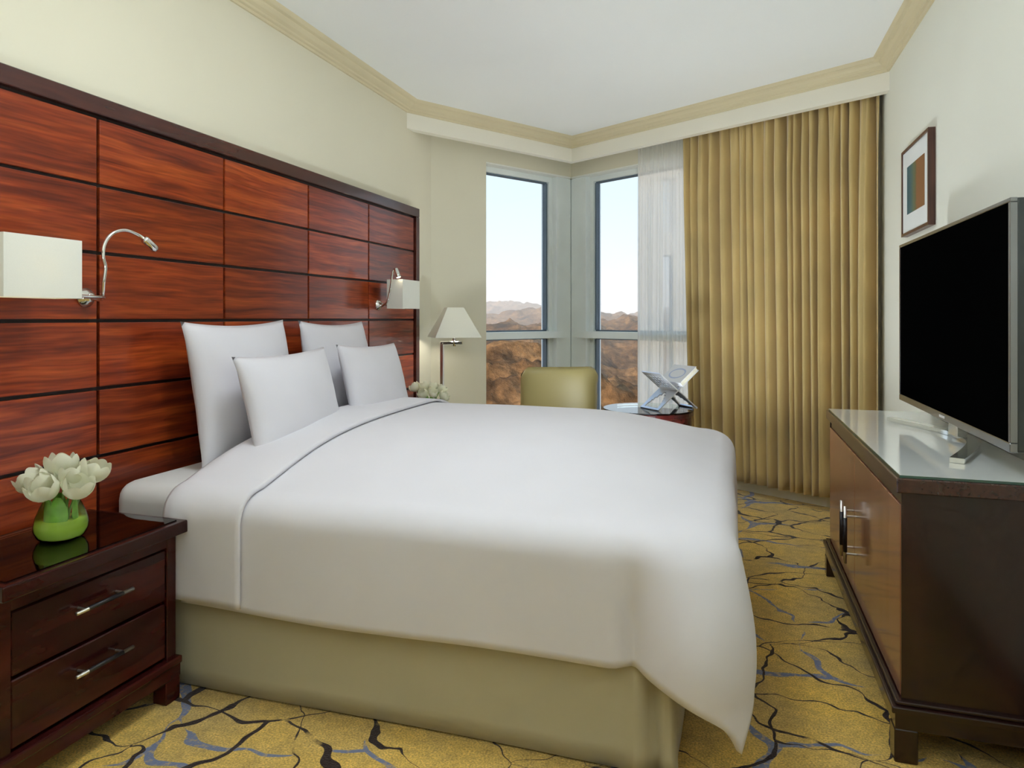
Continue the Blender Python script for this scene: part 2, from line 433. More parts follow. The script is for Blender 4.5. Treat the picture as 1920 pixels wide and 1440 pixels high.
# window wall on the bed side: pier, sill and lintel
bm = bmesh.new(); wall_piece(bm, WL, u1, n1, 0, PIER, 0, 0.22, 0, ZC)
wall_piece(bm, WL, u1, n1, PIER, LEN1, 0, 0.22, 0, ZS)
wall_piece(bm, WL, u1, n1, PIER, LEN1, 0, 0.22, ZH, ZC)
structure(obj('wall_window_left', bm, 'wall'))
bm = bmesh.new(); wall_piece(bm, WC, u2, n2, 0, LEN2, 0, 0.22, 0, ZS)
wall_piece(bm, WC, u2, n2, 0, LEN2, 0, 0.22, ZH, ZC)
wall_piece(bm, WC, u2, n2, LEN2 - 0.12, LEN2, 0, 0.22, ZS, ZH)
prism(bm, [tuple(WC), tuple(WC + n2 * 0.22), tuple(OC), tuple(WC + n1 * 0.22)], ZH, ZC)
prism(bm, [tuple(WC), tuple(WC + n2 * 0.22), tuple(OC), tuple(WC + n1 * 0.22)], 0, ZS)
structure(obj('wall_window_right', bm, 'wall'))
# white lining of the window head
bm = bmesh.new(); wall_piece(bm, WL, u1, n1, PIER, LEN1, 0.002, 0.2, ZH - 0.012, ZH + 0.001)
wall_piece(bm, WC, u2, n2, 0, LEN2 - 0.12, 0.002, 0.2, ZH - 0.012, ZH + 0.001)
structure(obj('trim_1', bm, 'reveal'))

# windows: frame bars, transom and panes
GL = 0.14                                # glass lies this far out from the inner wall face
POST = 0.15
def window(name, p0, u, n, t0, t1, post_at_start):
    root = empty(name, tuple(p0 + u * t0) + (ZS,)); root['kind'] = 'structure'
    def part(nm, a, b, o0, o1, z0, z1, mt):
        bm = bmesh.new(); wall_piece(bm, p0, u, n, a, b, o0, o1, z0, z1); return obj(nm, bm, mt, root)
    zt0, zt1 = 1.075, 1.135
    part('frame_head', t0, t1, GL - 0.05, GL + 0.05, ZH - 0.055, ZH - 0.012, 'alu')
    part('frame_sill', t0, t1, GL - 0.05, GL + 0.05, ZS, ZS + 0.05, 'alu')
    part('frame_jamb', t0, t0 + 0.04, GL - 0.05, GL + 0.05, ZS + 0.05, ZH - 0.055, 'alu')
    part('frame_jamb', t1 - 0.04, t1, GL - 0.05, GL + 0.05, ZS + 0.05, ZH - 0.055, 'alu')
    # gaskets round each pane
    for za, zb in ((ZS + 0.05, zt0), (zt1, ZH - 0.055)):
        bm = bmesh.new()
        g = 0.012
        wall_piece(bm, p0, u, n, t0 + 0.04, t1 - 0.04, GL - 0.02, GL + 0.02, zb - g, zb)
        wall_piece(bm, p0, u, n, t0 + 0.04, t1 - 0.04, GL - 0.02, GL + 0.02, za, za + g)
        wall_piece(bm, p0, u, n, t0 + 0.04, t0 + 0.056, GL - 0.03, GL + 0.02, za + g, zb - g)
        wall_piece(bm, p0, u, n, t1 - 0.056, t1 - 0.04, GL - 0.03, GL + 0.02, za + g, zb - g)
        gk = obj('gasket', bm, 'gasket', root)
        bm = bmesh.new(); wall_piece(bm, p0, u, n, t0 + 0.056, t1 - 0.056, GL, GL + 0.008, za + g, zb - g)
        obj('pane', bm, 'pane', root)
    tr0, tr1 = (t0 - 0.07, t1) if post_at_start else (t0, t1 + 0.07)
    part('transom', tr0, tr1, 0.0, GL + 0.02, zt0, zt1, 'alu')
    return root
window('window_1', WL, u1, n1, PIER, LEN1 - POST, False)
window('window_2', WC, u2, n2, POST, LEN2 - 0.12, True)
# corner post, two faces with a shadow groove between
q0 = 0.03
Q = cross_lines(WC + n1 * q0, u1, WC + n2 * q0, u2)
def cp(a, b): return tuple(Q - u1 * a + u2 * b)
bm = bmesh.new()
o2 = 0.16
X1 = cross_lines(Q + n1 * o2, u1, Q + n2 * o2, u2)
prism(bm, [tuple(Q - u1 * (POST + 0.03)), tuple(Q - u1 * 0.008), tuple(Q + n1 * 0.012 + n2 * 0.012), tuple(Q + u2 * 0.008), tuple(Q + u2 * (POST + 0.03)),
           tuple(Q + u2 * (POST + 0.03) + n2 * o2), tuple(X1), tuple(Q - u1 * (POST + 0.03) + n1 * o2)], ZS, ZH - 0.012)
post = obj('trim_2', bm, 'alu'); structure(post)

# pelmet in front of the curtain pocket
i0, i1 = line_at(0.0), line_at(0.06)
bm = bmesh.new()
prism(bm, [tuple(i0[0]), tuple(i0[1]), tuple(i1[1]), tuple(i1[0])], 2.602, ZC)
prism(bm, [tuple(i0[1]), tuple(i0[2]), tuple(i1[2]), tuple(i1[1])], 2.602, ZC)
structure(obj('trim_3', bm, 'pelmet'))

# crown moulding round the room
plan = [Vector((XL, YB)), Vector((XR, YB)), PR, PC, PL]
prof = [(0, 2.712), (0.010, 2.712), (0.014, 2.724), (0.026, 2.728), (0.030, 2.738), (0.048, 2.747), (0.060, 2.760), (0.064, 2.768), (0.082, 2.772), (0.090, 2.782), (0.095, ZC), (0, ZC)]
def inset(poly, d):
    out = []; n = len(poly)
    for i in range(n):
        a, b, c = poly[i - 1], poly[i], poly[(i + 1) % n]
        e1 = (b - a).normalized(); e2 = (c - b).normalized()
        m1 = Vector((-e1.y, e1.x)); m2 = Vector((-e2.y, e2.x))
        out.append(cross_lines(a + m1 * d, e1, b + m2 * d, e2))
    return out
bm = bmesh.new()
rings = [[bm.verts.new((p.x, p.y, z)) for p in inset(plan, d)] for d, z in prof]
for a, b in zip(rings, rings[1:]):
    for i in range(len(plan)):
        j = (i + 1) % len(plan)
        bm.faces.new((a[i], a[j], b[j], b[i]))
structure(obj('trim_4', bm, 'crown'))
# skirting boards
structure(obj('baseboard_right', bbox(XR - 0.015, XR, YB, 4.58, 0, 0.10, 0.003), 'cab_dark'))
structure(obj('baseboard_left', bbox(XL, XL + 0.015, YB, 1.15, 0, 0.10, 0.003), 'cab_dark'))

# fill light added as a flush ceiling lamp, out of view above the bed
lx, ly = -0.75, 1.90
cl = empty('ceiling_lamp', (lx, ly, ZC), 'round flush ceiling lamp with opal glass and steel rim above the bed', 'ceiling light')
obj('mounting_plate', lathe(bmesh.new(), [(0, 0), (0.20, 0), (0.20, -0.02), (0, -0.02)], 36, (lx, ly, ZC)), 'white_paint', cl)
obj('diffuser', lathe(bmesh.new(), [(0, -0.115), (0.20, -0.112), (0.255, -0.100), (0.272, -0.085), (0.272, -0.022), (0, -0.022)], 40, (lx, ly, ZC)), 'diffuser', cl, True)
obj('rim', lathe(bmesh.new(), [(0.273, -0.018), (0.282, -0.018), (0.282, -0.036), (0.273, -0.036), (0.273, -0.018)], 40, (lx, ly, ZC)), 'steel', cl)

# fill lights added behind the camera, shaped as low uplighters
def fill_uplighter(x, y, label, mt):
    t = empty('uplighter', (x, y, 0), label, 'floor lamp')
    obj('base', lathe(bmesh.new(), [(0, 0), (0.15, 0), (0.15, 0.015), (0.02, 0.03), (0, 0.03)], 28, (x, y, 0)), 'steel', t, True)
    obj('pole', tube(bmesh.new(), [(x, y, 0.02), (x, y, 0.93)], 0.013), 'steel', t, True)
    obj('bowl', lathe(bmesh.new(), [(0, 0.92), (0.07, 0.925), (0.16, 0.945), (0.22, 0.975), (0.216, 0.975), (0.157, 0.951), (0.07, 0.931), (0, 0.926)], 36, (x, y, 0)), 'white_paint', t, True)
    obj('lamp', lathe(bmesh.new(), [(0, 0.955), (0.125, 0.955), (0.125, 0.965), (0, 0.965)], 28, (x, y, 0)), mt, t, True)
fill_uplighter(-0.80, -0.40, 'low uplighter lamp by the left wall behind the camera', 'uplight')
fill_uplighter(0.35, -0.60, 'low uplighter lamp by the right wall behind the camera', 'uplight')
# added fill light for the window end, a can hidden by the bed
ux, uy = -0.33, 4.06
fu = empty('floor_uplight', (ux, uy, 0), 'low steel uplight can on the carpet between bed and window', 'floor lamp')
obj('can', lathe(bmesh.new(), [(0, 0), (0.14, 0), (0.14, 0.34), (0.135, 0.34), (0.135, 0.02), (0, 0.02)], 32, (ux, uy, 0)), 'steel', fu, True)
obj('lamp', lathe(bmesh.new(), [(0, 0.285), (0.125, 0.285), (0.125, 0.295), (0, 0.295)], 28, (ux, uy, 0)), 'floor_uplight', fu, True)

# ================================================================== headboard wall panel
HX = -2.15
hb = empty('headboard', (XL, 2.87, 0), 'tall mahogany headboard of glossy panels covering the wall behind the bed', 'headboard')
obj('backing_board', bbox(XL + 0.001, HX - 0.013, 1.22, 4.52, 0.0, 2.0), 'groove', hb)
ztop, pitch, y0, wp = 1.966, 0.2415, 1.264, 0.6425
gap = 0.012
pm = None
for r in range(8):
    for c in range(5):
        cy = y0 + wp * (c + 0.5); cz = ztop - pitch * (r + 0.5)
        if pm is None:
            o = obj('panel', bbox(-0.008, 0.008, -(wp - gap) / 2, (wp - gap) / 2, -(pitch - gap) / 2, (pitch - gap) / 2, 0.0025, 2), 'panel')
            pm = o.data
        else:
            o = bpy.data.objects.new('panel', pm); COL.objects.link(o)
        o.parent = hb; o.location = Vector((HX - 0.006, cy, cz)) - hb.location
obj('top_rail', bbox(XL + 0.001, HX + 0.014, 1.20, 4.545, 1.974, 2.036, 0.003), 'rail', hb)
obj('stile', bbox(XL + 0.001, HX + 0.014, 4.490, 4.545, 0.0, 1.973, 0.003), 'rail', hb)
obj('stile', bbox(XL + 0.001, HX + 0.014, 1.20, 1.252, 0.0, 1.973, 0.003), 'rail', hb)

# ================================================================== bed
bed = empty('bed', (-1.15, 2.86, 0), 'king size bed with white sheet and beige skirt against the headboard', 'bed')
BX0, BX1, BY0, BY1 = -2.125, -0.16, 1.93, 3.79
obj('mattress', bbox(BX0, BX1, BY0 + 0.005, BY1 - 0.005, 0.34, 0.662, 0.065, 5), 'sheet', bed, True)
obj('bed_base', bbox(BX0 + 0.01, BX1 - 0.02, BY0 + 0.02, BY1 - 0.02, 0.05, 0.34), 'cab_dark', bed)
# pleated skirt: a ribbon round three sides
def skirt_line():
    pts = []
    L1 = BX1 - BX0
    for i in range(241):
        t = i / 240; x = BX0 + L1 * t
        y = BY0 - 0.006 * math.sin(t * 7.0) * smoothstep(0, 0.3, t)
        dc = BX1 - x
        y -= 0.012 * math.exp(-((dc - 0.090) / 0.02) ** 2) - 0.030 * math.exp(-((dc - 0.045) / 0.012) ** 2)
        pts.append((x, y))
    for i in range(1, 61):
        t = i / 60; y = BY0 + (BY1 - BY0) * t
        dc = min(y - BY0, BY1 - y)
        x = BX1 + 0.006 * math.sin(t * 9) + 0.012 * math.exp(-((dc - 0.02) / 0.02) ** 2) - 0.014 * math.exp(-((dc - 0.055) / 0.015) ** 2)
        pts.append((x, y))
    for i in range(1, 31):
        pts.append((BX1 - L1 * i / 30, BY1))
    return pts
sp = skirt_line()
bm = bmesh.new()
grid(bm, len(sp) - 1, 6, lambda a, b: (lambda p, k: Vector((p[0] + (0.012 * k if p[0] > BX1 - 0.05 else 0), p[1] - (0.012 * k if p[1] < BY0 + 0.05 else 0), 0.35 - 0.343 * b)))(sp[round(a * (len(sp) - 1))], b))
o = obj('bed_skirt', bm, 'skirt', bed, True)
md = o.modifiers.new('thick', 'SOLIDIFY'); md.thickness = 0.006; md.offset = -1

# duvet: a cloth laid over the mattress, hanging on three sides, its near foot corner falling as a cone
RC, RR, HANG = 0.18, 0.09, 0.425
DX0, DX1, DY0, DY1 = -1.80, -0.255, 2.135, 3.56
def dome(t):
    t = max(0.0, min(1.0, t)); return 1 - (1 - t) ** 2.2
def duvet_point(x, y, lift=0.0, extra=0.0):
    ax = max(0.0, x - DX1)
    ay, sg = (DY0 - y, -1) if y < DY0 else ((y - DY1, 1) if y > DY1 else (0.0, 1))
    r = math.hypot(ax, ay)
    bx, by = min(x, DX1), max(DY0, min(DY1, y))
    phi = math.atan2(ay, ax) if r > 0 else 0.0            # 0 = straight off the foot, 90 deg = straight off the side
    bump = math.sin(2 * phi) ** 2 if (ax > 0 and ay > 0) else 0.0
    ex, ey = (math.cos(phi), sg * math.sin(phi)) if r > 0 else (0, 0)
    s = max(0.0, r - RC)
    s *= 1 - 0.08 * bump - 0.045 * bump ** 4
    flat = min(r, RC)
    Rr = RR + lift
    if s < Rr * PI / 2:
        h = Rr * math.sin(s / Rr); v = Rr * (1 - math.cos(s / Rr))
    else:
        h = Rr; v = Rr + (s - Rr * PI / 2)
    # puffed top
    px_, py_ = bx + ex * flat, by + ey * flat
    e_near, e_far, e_foot = py_ - (DY0 - RC), (DY1 + RC) - py_, DX1 + RC - px_
    zt = 0.675 + lift + 0.136 * dome(e_near / 0.85) * dome(e_far / 0.45) * dome((e_foot + 0.03) / 0.75)
    zt += 0.006 * noise.noise(Vector((x * 2.1, y * 2.1, 0.3)))
    hang = smoothstep(0.02, 0.40, s)
    # corner cone and the fold just before it
    p = (x - DX1) if ax == 0 else (PI / 2 - phi) * 0.30
    out = 0.0
    if ay > 0:
        out += hang * (-0.038 * math.exp(-((p - 0.0) / 0.034) ** 2) + 0.045 * math.exp(-((p - 0.13) / 0.07) ** 2))
        out += hang * 0.006 * math.sin(x * 5.2 + 1.0) * (1 if ax == 0 else 0)
    out += (0.13 if sg < 0 else 0.03) * bump * math.sin(min(1.0, s / 0.47) * PI * 0.62)
    if ax > 0 and ay == 0: out += hang * 0.012 * math.sin(y * 6.0)
    hh = flat + h + out
    return Vector((bx + ex * hh, by + ey * hh, zt - v))
bm = bmesh.new()
ext = RC + HANG
grid(bm, 110, 120, lambda a, b: duvet_point(DX0 + 0.05 + (DX1 + ext - DX0 - 0.05) * a, DY0 - ext + (DY1 - DY0 + 2 * ext) * b))
duvet = obj('duvet', bm, 'linen', None, True, origin=(-0.9, 2.85, 0.34))
tag(duvet, 'smooth white duvet draped over the bed with one corner hanging low', 'duvet')
md = duvet.modifiers.new('thick', 'SOLIDIFY'); md.thickness = 0.016; md.offset = -1
bm = bmesh.new()
def band_pt(a, b):
    y = DY0 - ext - 0.012 + (DY1 - DY0 + 2 * ext + 0.024) * b
    near = smoothstep(2.1, 1.75, y)
    x = DX0 - 0.02 + (0.335 + 0.01 * math.sin(y * 3) - 0.012 * near) * a
    k = math.sin(PI * min(1, a * 6) * 0.5)
    p = duvet_point(x, y, 0.004 + 0.014 * k)
    return p
grid(bm, 20, 120, band_pt)
band = obj('folded_band', bm, 'linen', duvet, True)
md = band.modifiers.new('thick', 'SOLIDIFY'); md.thickness = 0.012; md.offset = -1

# pillows
def pillow(name, w, h, t, center, lean, yaw, roll, label, sd):
    bm = bmesh.new(); rnd = random.Random(sd)
    n = 30
    a0, a1, a2 = rnd.uniform(0, 6), rnd.uniform(0, 6), rnd.uniform(0, 6)
    front, back = [], []
    def pt(u, v, s):
        cu = 1 - 0.085 * (1 - v * v) * (0.8 + 0.2 * math.sin(a0)); cv = 1 - 0.075 * (1 - u * u)
        y = u * w / 2 * cu; z = v * h / 2 * cv
        k = max(0.0, (1 - abs(u) ** 2.3) * (1 - abs(v) ** 2.3))
        th = t / 2 * k ** 0.62
        th *= 1 + 0.05 * math.sin(3 * u + a1) * math.sin(2 * v + a2)
        th += 0.004 * noise.noise(Vector((u * 3 + a0, v * 3, sd))) * min(1, k * 3)
        sag = -0.02 * (1 - v) * (1 - u * u) * 0.5
        return Vector((s * (th + 0.003) + 0.0, y, z + sag * 0.3))
    for s in (1, -1):
        grid(bm, n, n, lambda a, b: pt(a * 2 - 1, b * 2 - 1, s))
    # close the seam
    bmesh.ops.remove_doubles(bm, verts=bm.verts, dist=0.0065)
    o = obj(name, bm, 'linen', None, True)
    o.rotation_euler = Matrix.Rotation(yaw, 3, 'Z').to_4x4().to_euler()
    o.matrix_world = Matrix.Translation(center) @ Matrix.Rotation(yaw, 4, 'Z') @ Matrix.Rotation(-lean, 4, 'Y') @ Matrix.Rotation(roll, 4, 'X')
    tag(o, label, 'pillow', 'white pillows at the head of the bed')
    return o
pillow('pillow', 0.69, 0.60, 0.19, (-1.985, 2.500, 0.945), R(9), R(3), R(0.5), 'large square white pillow against the headboard, nearest the camera', 1)
pillow('pillow', 0.65, 0.60, 0.19, (-1.985, 3.245, 0.940), R(9), R(2), R(-0.6), 'large square white pillow against the headboard on the window side', 2)
pillow('pillow', 0.70, 0.44, 0.17, (-1.765, 2.525, 0.897), R(14), R(4), R(0.8), 'smaller white pillow in front, nearest the camera', 3)
pillow('pillow', 0.66, 0.44, 0.17, (-1.765, 3.235, 0.905), R(14), R(3), R(-1.2), 'smaller white pillow in front on the window side', 4)

# ================================================================== night stands
def bar_handle(parent, p0, p1, out, r=0.0055):
    """bar pull: steel ends, dark middle, two posts; p0..p1 the bar's ends, out the vector back to the face"""
    p0, p1, out = Vector(p0), Vector(p1), Vector(out)
    d = (p1 - p0)
    bm = bmesh.new(); tube(bm, [p0, p1], r)
    for k in (0.17, 0.83): tube(bm, [p0 + d * k, p0 + d * k + out], r * 0.7, cap=False)
    h = obj('handle', bm, 'steel', parent, True)
    return h
def night_stand(y0, y1, label):
    ns = empty('night_stand', (-1.93, (y0 + y1) / 2, 0), label, 'nightstand', 'nightstands beside the bed')
    xb, xf = -2.130, -1.745
    obj('top', bbox(xb, xf + 0.04, y0, y1, 0.548, 0.588, 0.004, 2), 'mahogany', ns)
    g = obj('glass_sheet', bbox(xb + 0.02, xf + 0.015, y0 + 0.025, y1 - 0.025, 0.5885, 0.5915), 'glass_top', ns)
    bm = bmesh.new()
    box(bm, xb, xf - 0.03, y0 + 0.012, y1 - 0.012, 0.10, 0.548)
    obj('body', bm, 'mahogany', ns)
    bm = bmesh.new()
    box(bm, xf - 0.03, xf, y0 + 0.012, y0 + 0.05, 0.10, 0.548, 0.002); box(bm, xf - 0.03, xf, y1 - 0.05, y1 - 0.012, 0.10, 0.548, 0.002)
    box(bm, xf - 0.03, xf, y0 + 0.05, y1 - 0.05, 0.505, 0.548, 0.002)
    obj('face_frame', bm, 'mahogany', ns)
    for z0, z1 in ((0.335, 0.500), (0.150, 0.325)):
        d = obj('drawer', bbox(xf - 0.03, xf - 0.004, y0 + 0.053, y1 - 0.053, z0, z1, 0.003), 'mahogany', ns)
        zc = z1 - 0.063; ym = (y0 + y1) / 2
        bar_handle(d, (xf + 0.028, ym - 0.095, zc), (xf + 0.028, ym + 0.095, zc), (-0.034, 0, 0))
        obj('grip', tube(bmesh.new(), [(xf + 0.028, ym - 0.058, zc), (xf + 0.028, ym + 0.058, zc)], 0.0064), 'black_grip', d, True)
    bm = bmesh.new(); box(bm, xb, xf + 0.016, y0 - 0.0, y1 + 0.0, 0.115, 0.140, 0.005, 2); box(bm, xb, xf + 0.010, y0 + 0.004, y1 - 0.004, 0.075, 0.115)
    obj('base_moulding', bm, 'mahogany', ns)
    for xx in (xb, xf - 0.045):
        for yy in (y0 + 0.004, y1 - 0.064):
            obj('foot', bbox(xx, xx + 0.055, yy, yy + 0.06, 0.0, 0.075, 0.003), 'mahogany', ns)
    return ns
night_stand(1.245, 1.855, 'dark mahogany nightstand with two drawers, nearest the camera')
night_stand(3.885, 4.470, 'dark nightstand on the window side, mostly hidden behind the bed')

# ================================================================== tulips in vases
PROF_V = [(0.0, 0.0), (0.050, 0.0), (0.062, 0.008), (0.071, 0.028), (0.072, 0.045), (0.066, 0.070), (0.056, 0.095), (0.048, 0.112), (0.046, 0.120), (0.047, 0.128)]
petal_mesh = None
def make_petal_mesh():
    bm = bmesh.new()
    def fn(a, b):
        s = a; w = b * 2 - 1
        half = R(54) * math.sin(PI * min(0.97, s * 0.78 + 0.13)) ** 0.6
        rad = 0.035 * (math.sin(PI * min(1, s * 0.70 + 0.04)) ** 0.65) * (1 + 0.04 * w * w)
        z = 0.064 * (s ** 1.1) - 0.006 * w * w * s * s
        an = half * w
        return Vector((rad * math.cos(an), rad * math.sin(an), z))
    grid(bm, 8, 6, fn)
    o = obj('petal', bm, 'petal', None, True); me = o.data
    bpy.data.objects.remove(o); return me
petal_mesh = make_petal_mesh()
def tulip(base, head, tilt_dir, tilt, scale, label, group, n_petal=6, sd=0):
    t = empty('tulip', base, label, 'flower', group)
    base, head = Vector(base), Vector(head)
    midp = base.lerp(head, 0.55) + Vector((0, 0, 0.012))
    bm = tube(bmesh.new(), spline([base, midp, head], 5), 0.003, 7); obj('stem', bm, 'stem', t, True)
    ax = Vector((tilt_dir[0] * math.sin(tilt), tilt_dir[1] * math.sin(tilt), math.cos(tilt)))
    q = ax.to_track_quat('Z', 'Y'); rnd = random.Random(sd)
    for k in range(n_petal):
        p = bpy.data.objects.new('petal', petal_mesh); COL.objects.link(p); p.parent = t
        ang = 2 * PI * k / n_petal + rnd.uniform(-0.15, 0.15)
        inner = k % 2
        m = Matrix.Translation(head - t.location) @ q.to_matrix().to_4x4() @ Matrix.Rotation(ang, 4, 'Z') @ Matrix.Rotation(R(rnd.uniform(-6, 3) if inner else rnd.uniform(2, 13)), 4, 'Y') @ Matrix.Scale(scale * rnd.uniform(0.92, 1.08) * (0.95 if inner else 1.0), 4)
        p.matrix_local = m
    return t
def vase(c, label):
    v = empty('vase', c, label, 'vase', 'vases of tulips on the nightstands')
    obj('glass_body', lathe(bmesh.new(), PROF_V, 32, c), 'vase', v, True)
    wp_ = [(0.0, 0.004), (0.047, 0.004), (0.059, 0.011), (0.0685, 0.028), (0.0695, 0.045), (0.0665, 0.058), (0.0, 0.058)]
    obj('water', lathe(bmesh.new(), wp_, 32, c), 'water', v, True)
    for k, (a0, hgt) in enumerate(((0.6, 0.135), (2.6, 0.128), (4.4, 0.14), (5.4, 0.13))):
        bm = bmesh.new()
        def lf(a, b, a0=a0, hgt=hgt):
            w = (b * 2 - 1) * 0.62 * math.sin(PI * min(1, a * 0.85 + 0.1)) ** 0.8
            rad = 0.046 - 0.006 * a
            return Vector((c[0] + rad * math.cos(a0 + w), c[1] + rad * math.sin(a0 + w), c[2] + 0.03 + (hgt - 0.03) * a))
        grid(bm, 8, 5, lf); obj('leaf', bm, 'leaf', v, True)
    return v
cr = Vector((0.953, 0.302, 0)); cf = Vector((-0.302, 0.953, 0))
VZ = 0.592
V1 = Vector((-1.915, 1.572, VZ))
vase(tuple(V1), 'clear bulbous vase with green water on the nearest nightstand')
spec = [(-0.074, 0.010, 0.125, -1.1, 'leftmost white tulip in the vase on the nearest nightstand', 55),
        (-0.012, 0.030, 0.158, -0.1, 'topmost white tulip in the vase on the nearest nightstand', 12),
        (-0.014, -0.038, 0.108, 0.0, 'open white tulip facing the camera, in the nearest vase', 38),
        (0.062, -0.022, 0.112, 0.9, 'open white tulip leaning right at the front of the nearest vase', 42),
        (0.062, 0.040, 0.138, 1.0, 'white tulip at the back right of the nearest vase', 36),
        (0.024, 0.012, 0.134, 0.3, 'white tulip between the others in the middle of the nearest vase', 14),
        (-0.045, -0.010, 0.118, -0.6, 'white tulip between the leftmost and the camera-facing one, nearest vase', 32)]
for k, (a, b, z, _, lab, tl) in enumerate(spec):
    head = V1 + cr * a * 0.92 + cf * b + Vector((0, 0, z + 0.022))
    d = (cr * a + cf * b * 1.2 - cf * 0.03); d = d.normalized() if d.length > 0 else Vector((0, -1, 0))
    tulip(tuple(V1 + cr * a * 0.2 + cf * b * 0.2 + Vector((0, 0, 0.02))), head, (d.x, d.y), R(tl * 0.8), 1.12, lab, 'white tulips in the nearest vase', sd=k)
V2 = Vector((-1.965, 4.345, VZ))
vase(tuple(V2), 'vase of white tulips on the nightstand by the window')
for k, (a, b, z, tl) in enumerate(((-0.085, 0.0, 0.165, 40), (-0.03, 0.02, 0.165, 20), (0.02, -0.03, 0.13, 30), (0.06, 0.02, 0.15, 40), (0.075, -0.02, 0.115, 55), (0.01, 0.03, 0.16, 20), (-0.03, -0.03, 0.12, 30))):
    head = V2 + cr * a + cf * b + Vector((0, 0, z))
    d = (cr * a + cf * b); d = d.normalized()
    tulip(tuple(V2 + cr * a * 0.2 + cf * b * 0.2 + Vector((0, 0, 0.02))), head, (d.x, d.y), R(tl), 0.95, 'white tulip in the far vase, behind the pillows by the window', 'white tulips in the far vase', sd=k + 20)

# ================================================================== wall sconces with reading lamps
def sconce(yb, zb, ys0, ys1, neck, head_dir, label, lamp_on):
    s = empty('wall_sconce', (HX + 0.002, yb, zb), label, 'wall lamp', 'reading sconces on the headboard')
    bm = bmesh.new()
    q = Matrix.Rotation(R(90), 4, 'Y')
    lathe(bm, [(0, 0), (0.033, 0), (0.034, 0.006), (0.027, 0.010), (0.026, 0.018), (0.017, 0.021), (0.015, 0.03), (0, 0.03)], 28)
    bmesh.ops.transform(bm, matrix=Matrix.Translation((HX + 0.002, yb, zb)) @ q, verts=bm.verts)
    obj('wall_plate', bm, 'chrome', s, True)
    x0, x1, z0, z1 = -2.060, -1.950, 1.312, 1.494
    bm = bmesh.new(); t = 0.004
    box(bm, x0, x1, ys0, ys0 + t, z0, z1); box(bm, x0, x1, ys1 - t, ys1, z0, z1)
    box(bm, x0, x0 + t, ys0 + t, ys1 - t, z0, z1); box(bm, x1 - t, x1, ys0 + t, ys1 - t, z0, z1)
    obj('lamp_shade', bm, 'shade', s)
    ym = (ys0 + ys1) / 2
    bm = tube(bmesh.new(), spline([(HX + 0.02, yb, zb), (HX + 0.09, yb, zb), (-2.005, yb + (ym - yb) * 0.5, zb), (-2.005, ym, zb + 0.005), (-2.005, ym, zb + 0.04)], 6), 0.006, 8)
    obj('arm', bm, 'chrome', s, True)
    bm = bmesh.new(); bmesh.ops.create_uvsphere(bm, u_segments=14, v_segments=10, radius=0.026)
    bmesh.ops.translate(bm, verts=bm.verts, vec=(-2.005, ym, zb + 0.09))
    obj('bulb', bm, 'bulb' if lamp_on else 'white_paint', s, True)
    bm = tube(bmesh.new(), spline(neck, 6), 0.0062, 10); obj('gooseneck', bm, 'chrome', s, True)
    hd = Vector(head_dir).normalized(); p = Vector(neck[-1])
    bm = tube(bmesh.new(), [p - hd * 0.006, p, p + hd * 0.045, p + hd * 0.055], [0.010, 0.0145, 0.0155, 0.0155], 14); h = obj('reading_head', bm, 'chrome', s, True)
    bm = tube(bmesh.new(), [p + hd * 0.0545, p + hd * 0.0565], 0.012, 14); obj('lens', bm, 'led', h, True)
    return s
sconce(1.853, 1.322, 1.425, 1.672,
       [(HX + 0.03, 1.853, 1.318), (-2.085, 1.862, 1.316), (-2.06, 1.846, 1.335), (-2.045, 1.836, 1.375), (-2.04, 1.838, 1.425), (-2.04, 1.829, 1.462), (-2.04, 1.836, 1.505), (-2.038, 1.865, 1.543), (-2.034, 1.913, 1.560), (-2.03, 1.966, 1.549), (-2.02, 1.985, 1.535)],
       (0.02, 0.6, -0.42), 'wall sconce with off-white box shade at the picture\'s left edge', True)
sconce(3.948, 1.335, 3.905, 4.150,
       [(HX + 0.03, 3.948, 1.330), (-2.095, 3.905, 1.326), (-2.05, 3.885, 1.350), (-2.03, 3.880, 1.400), (-2.018, 3.880, 1.460), (-2.012, 3.882, 1.520), (-2.004, 3.886, 1.550), (-1.990, 3.888, 1.556)],
       (0.25, -0.03, -0.62), 'wall sconce with white box shade on the window side of the bed', False)

# ================================================================== console, television, picture
CX0, CY0, CY1 = 0.457, 2.205, 3.700
cs = empty('console_cabinet', (0.67, 2.95, 0), 'dark wooden console cabinet with two doors and glass top under the television', 'cabinet')
obj('body', bbox(CX0 + 0.022, XR - 0.018, CY0, CY1, 0.17, 0.758), 'cab_dark', cs)
for ya in (CY0, CY1 - 0.008): obj('end_panel', bbox(CX0 + 0.001, XR - 0.018, ya - (0.001 if ya == CY0 else 0), ya + 0.008 + (0 if ya == CY0 else 0.001), 0.17, 0.7575), 'cab_dark', cs)
obj('top', bbox(CX0 - 0.014, XR - 0.018, CY0 - 0.018, CY1 + 0.018, 0.758, 0.800, 0.003), 'cabinet_h', cs)
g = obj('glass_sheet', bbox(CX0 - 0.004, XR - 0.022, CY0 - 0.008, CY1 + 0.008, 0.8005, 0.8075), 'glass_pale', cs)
bm = bmesh.new(); e = 0.0012
box(bm, CX0 - 0.004 - e, CX0 - 0.004, CY0 - 0.008, CY1 + 0.008, 0.8005, 0.8075); box(bm, CX0 - 0.004, XR - 0.022, CY0 - 0.008 - e, CY0 - 0.008, 0.8005, 0.8075)
obj('polished_edge', bm, 'glass_edge', g)
obj('front_rail', bbox(CX0 + 0.004, CX0 + 0.022, CY0 + 0.009, CY1 - 0.009, 0.722, 0.758, 0.001), 'cabinet_h', cs)
CYM = 2.985
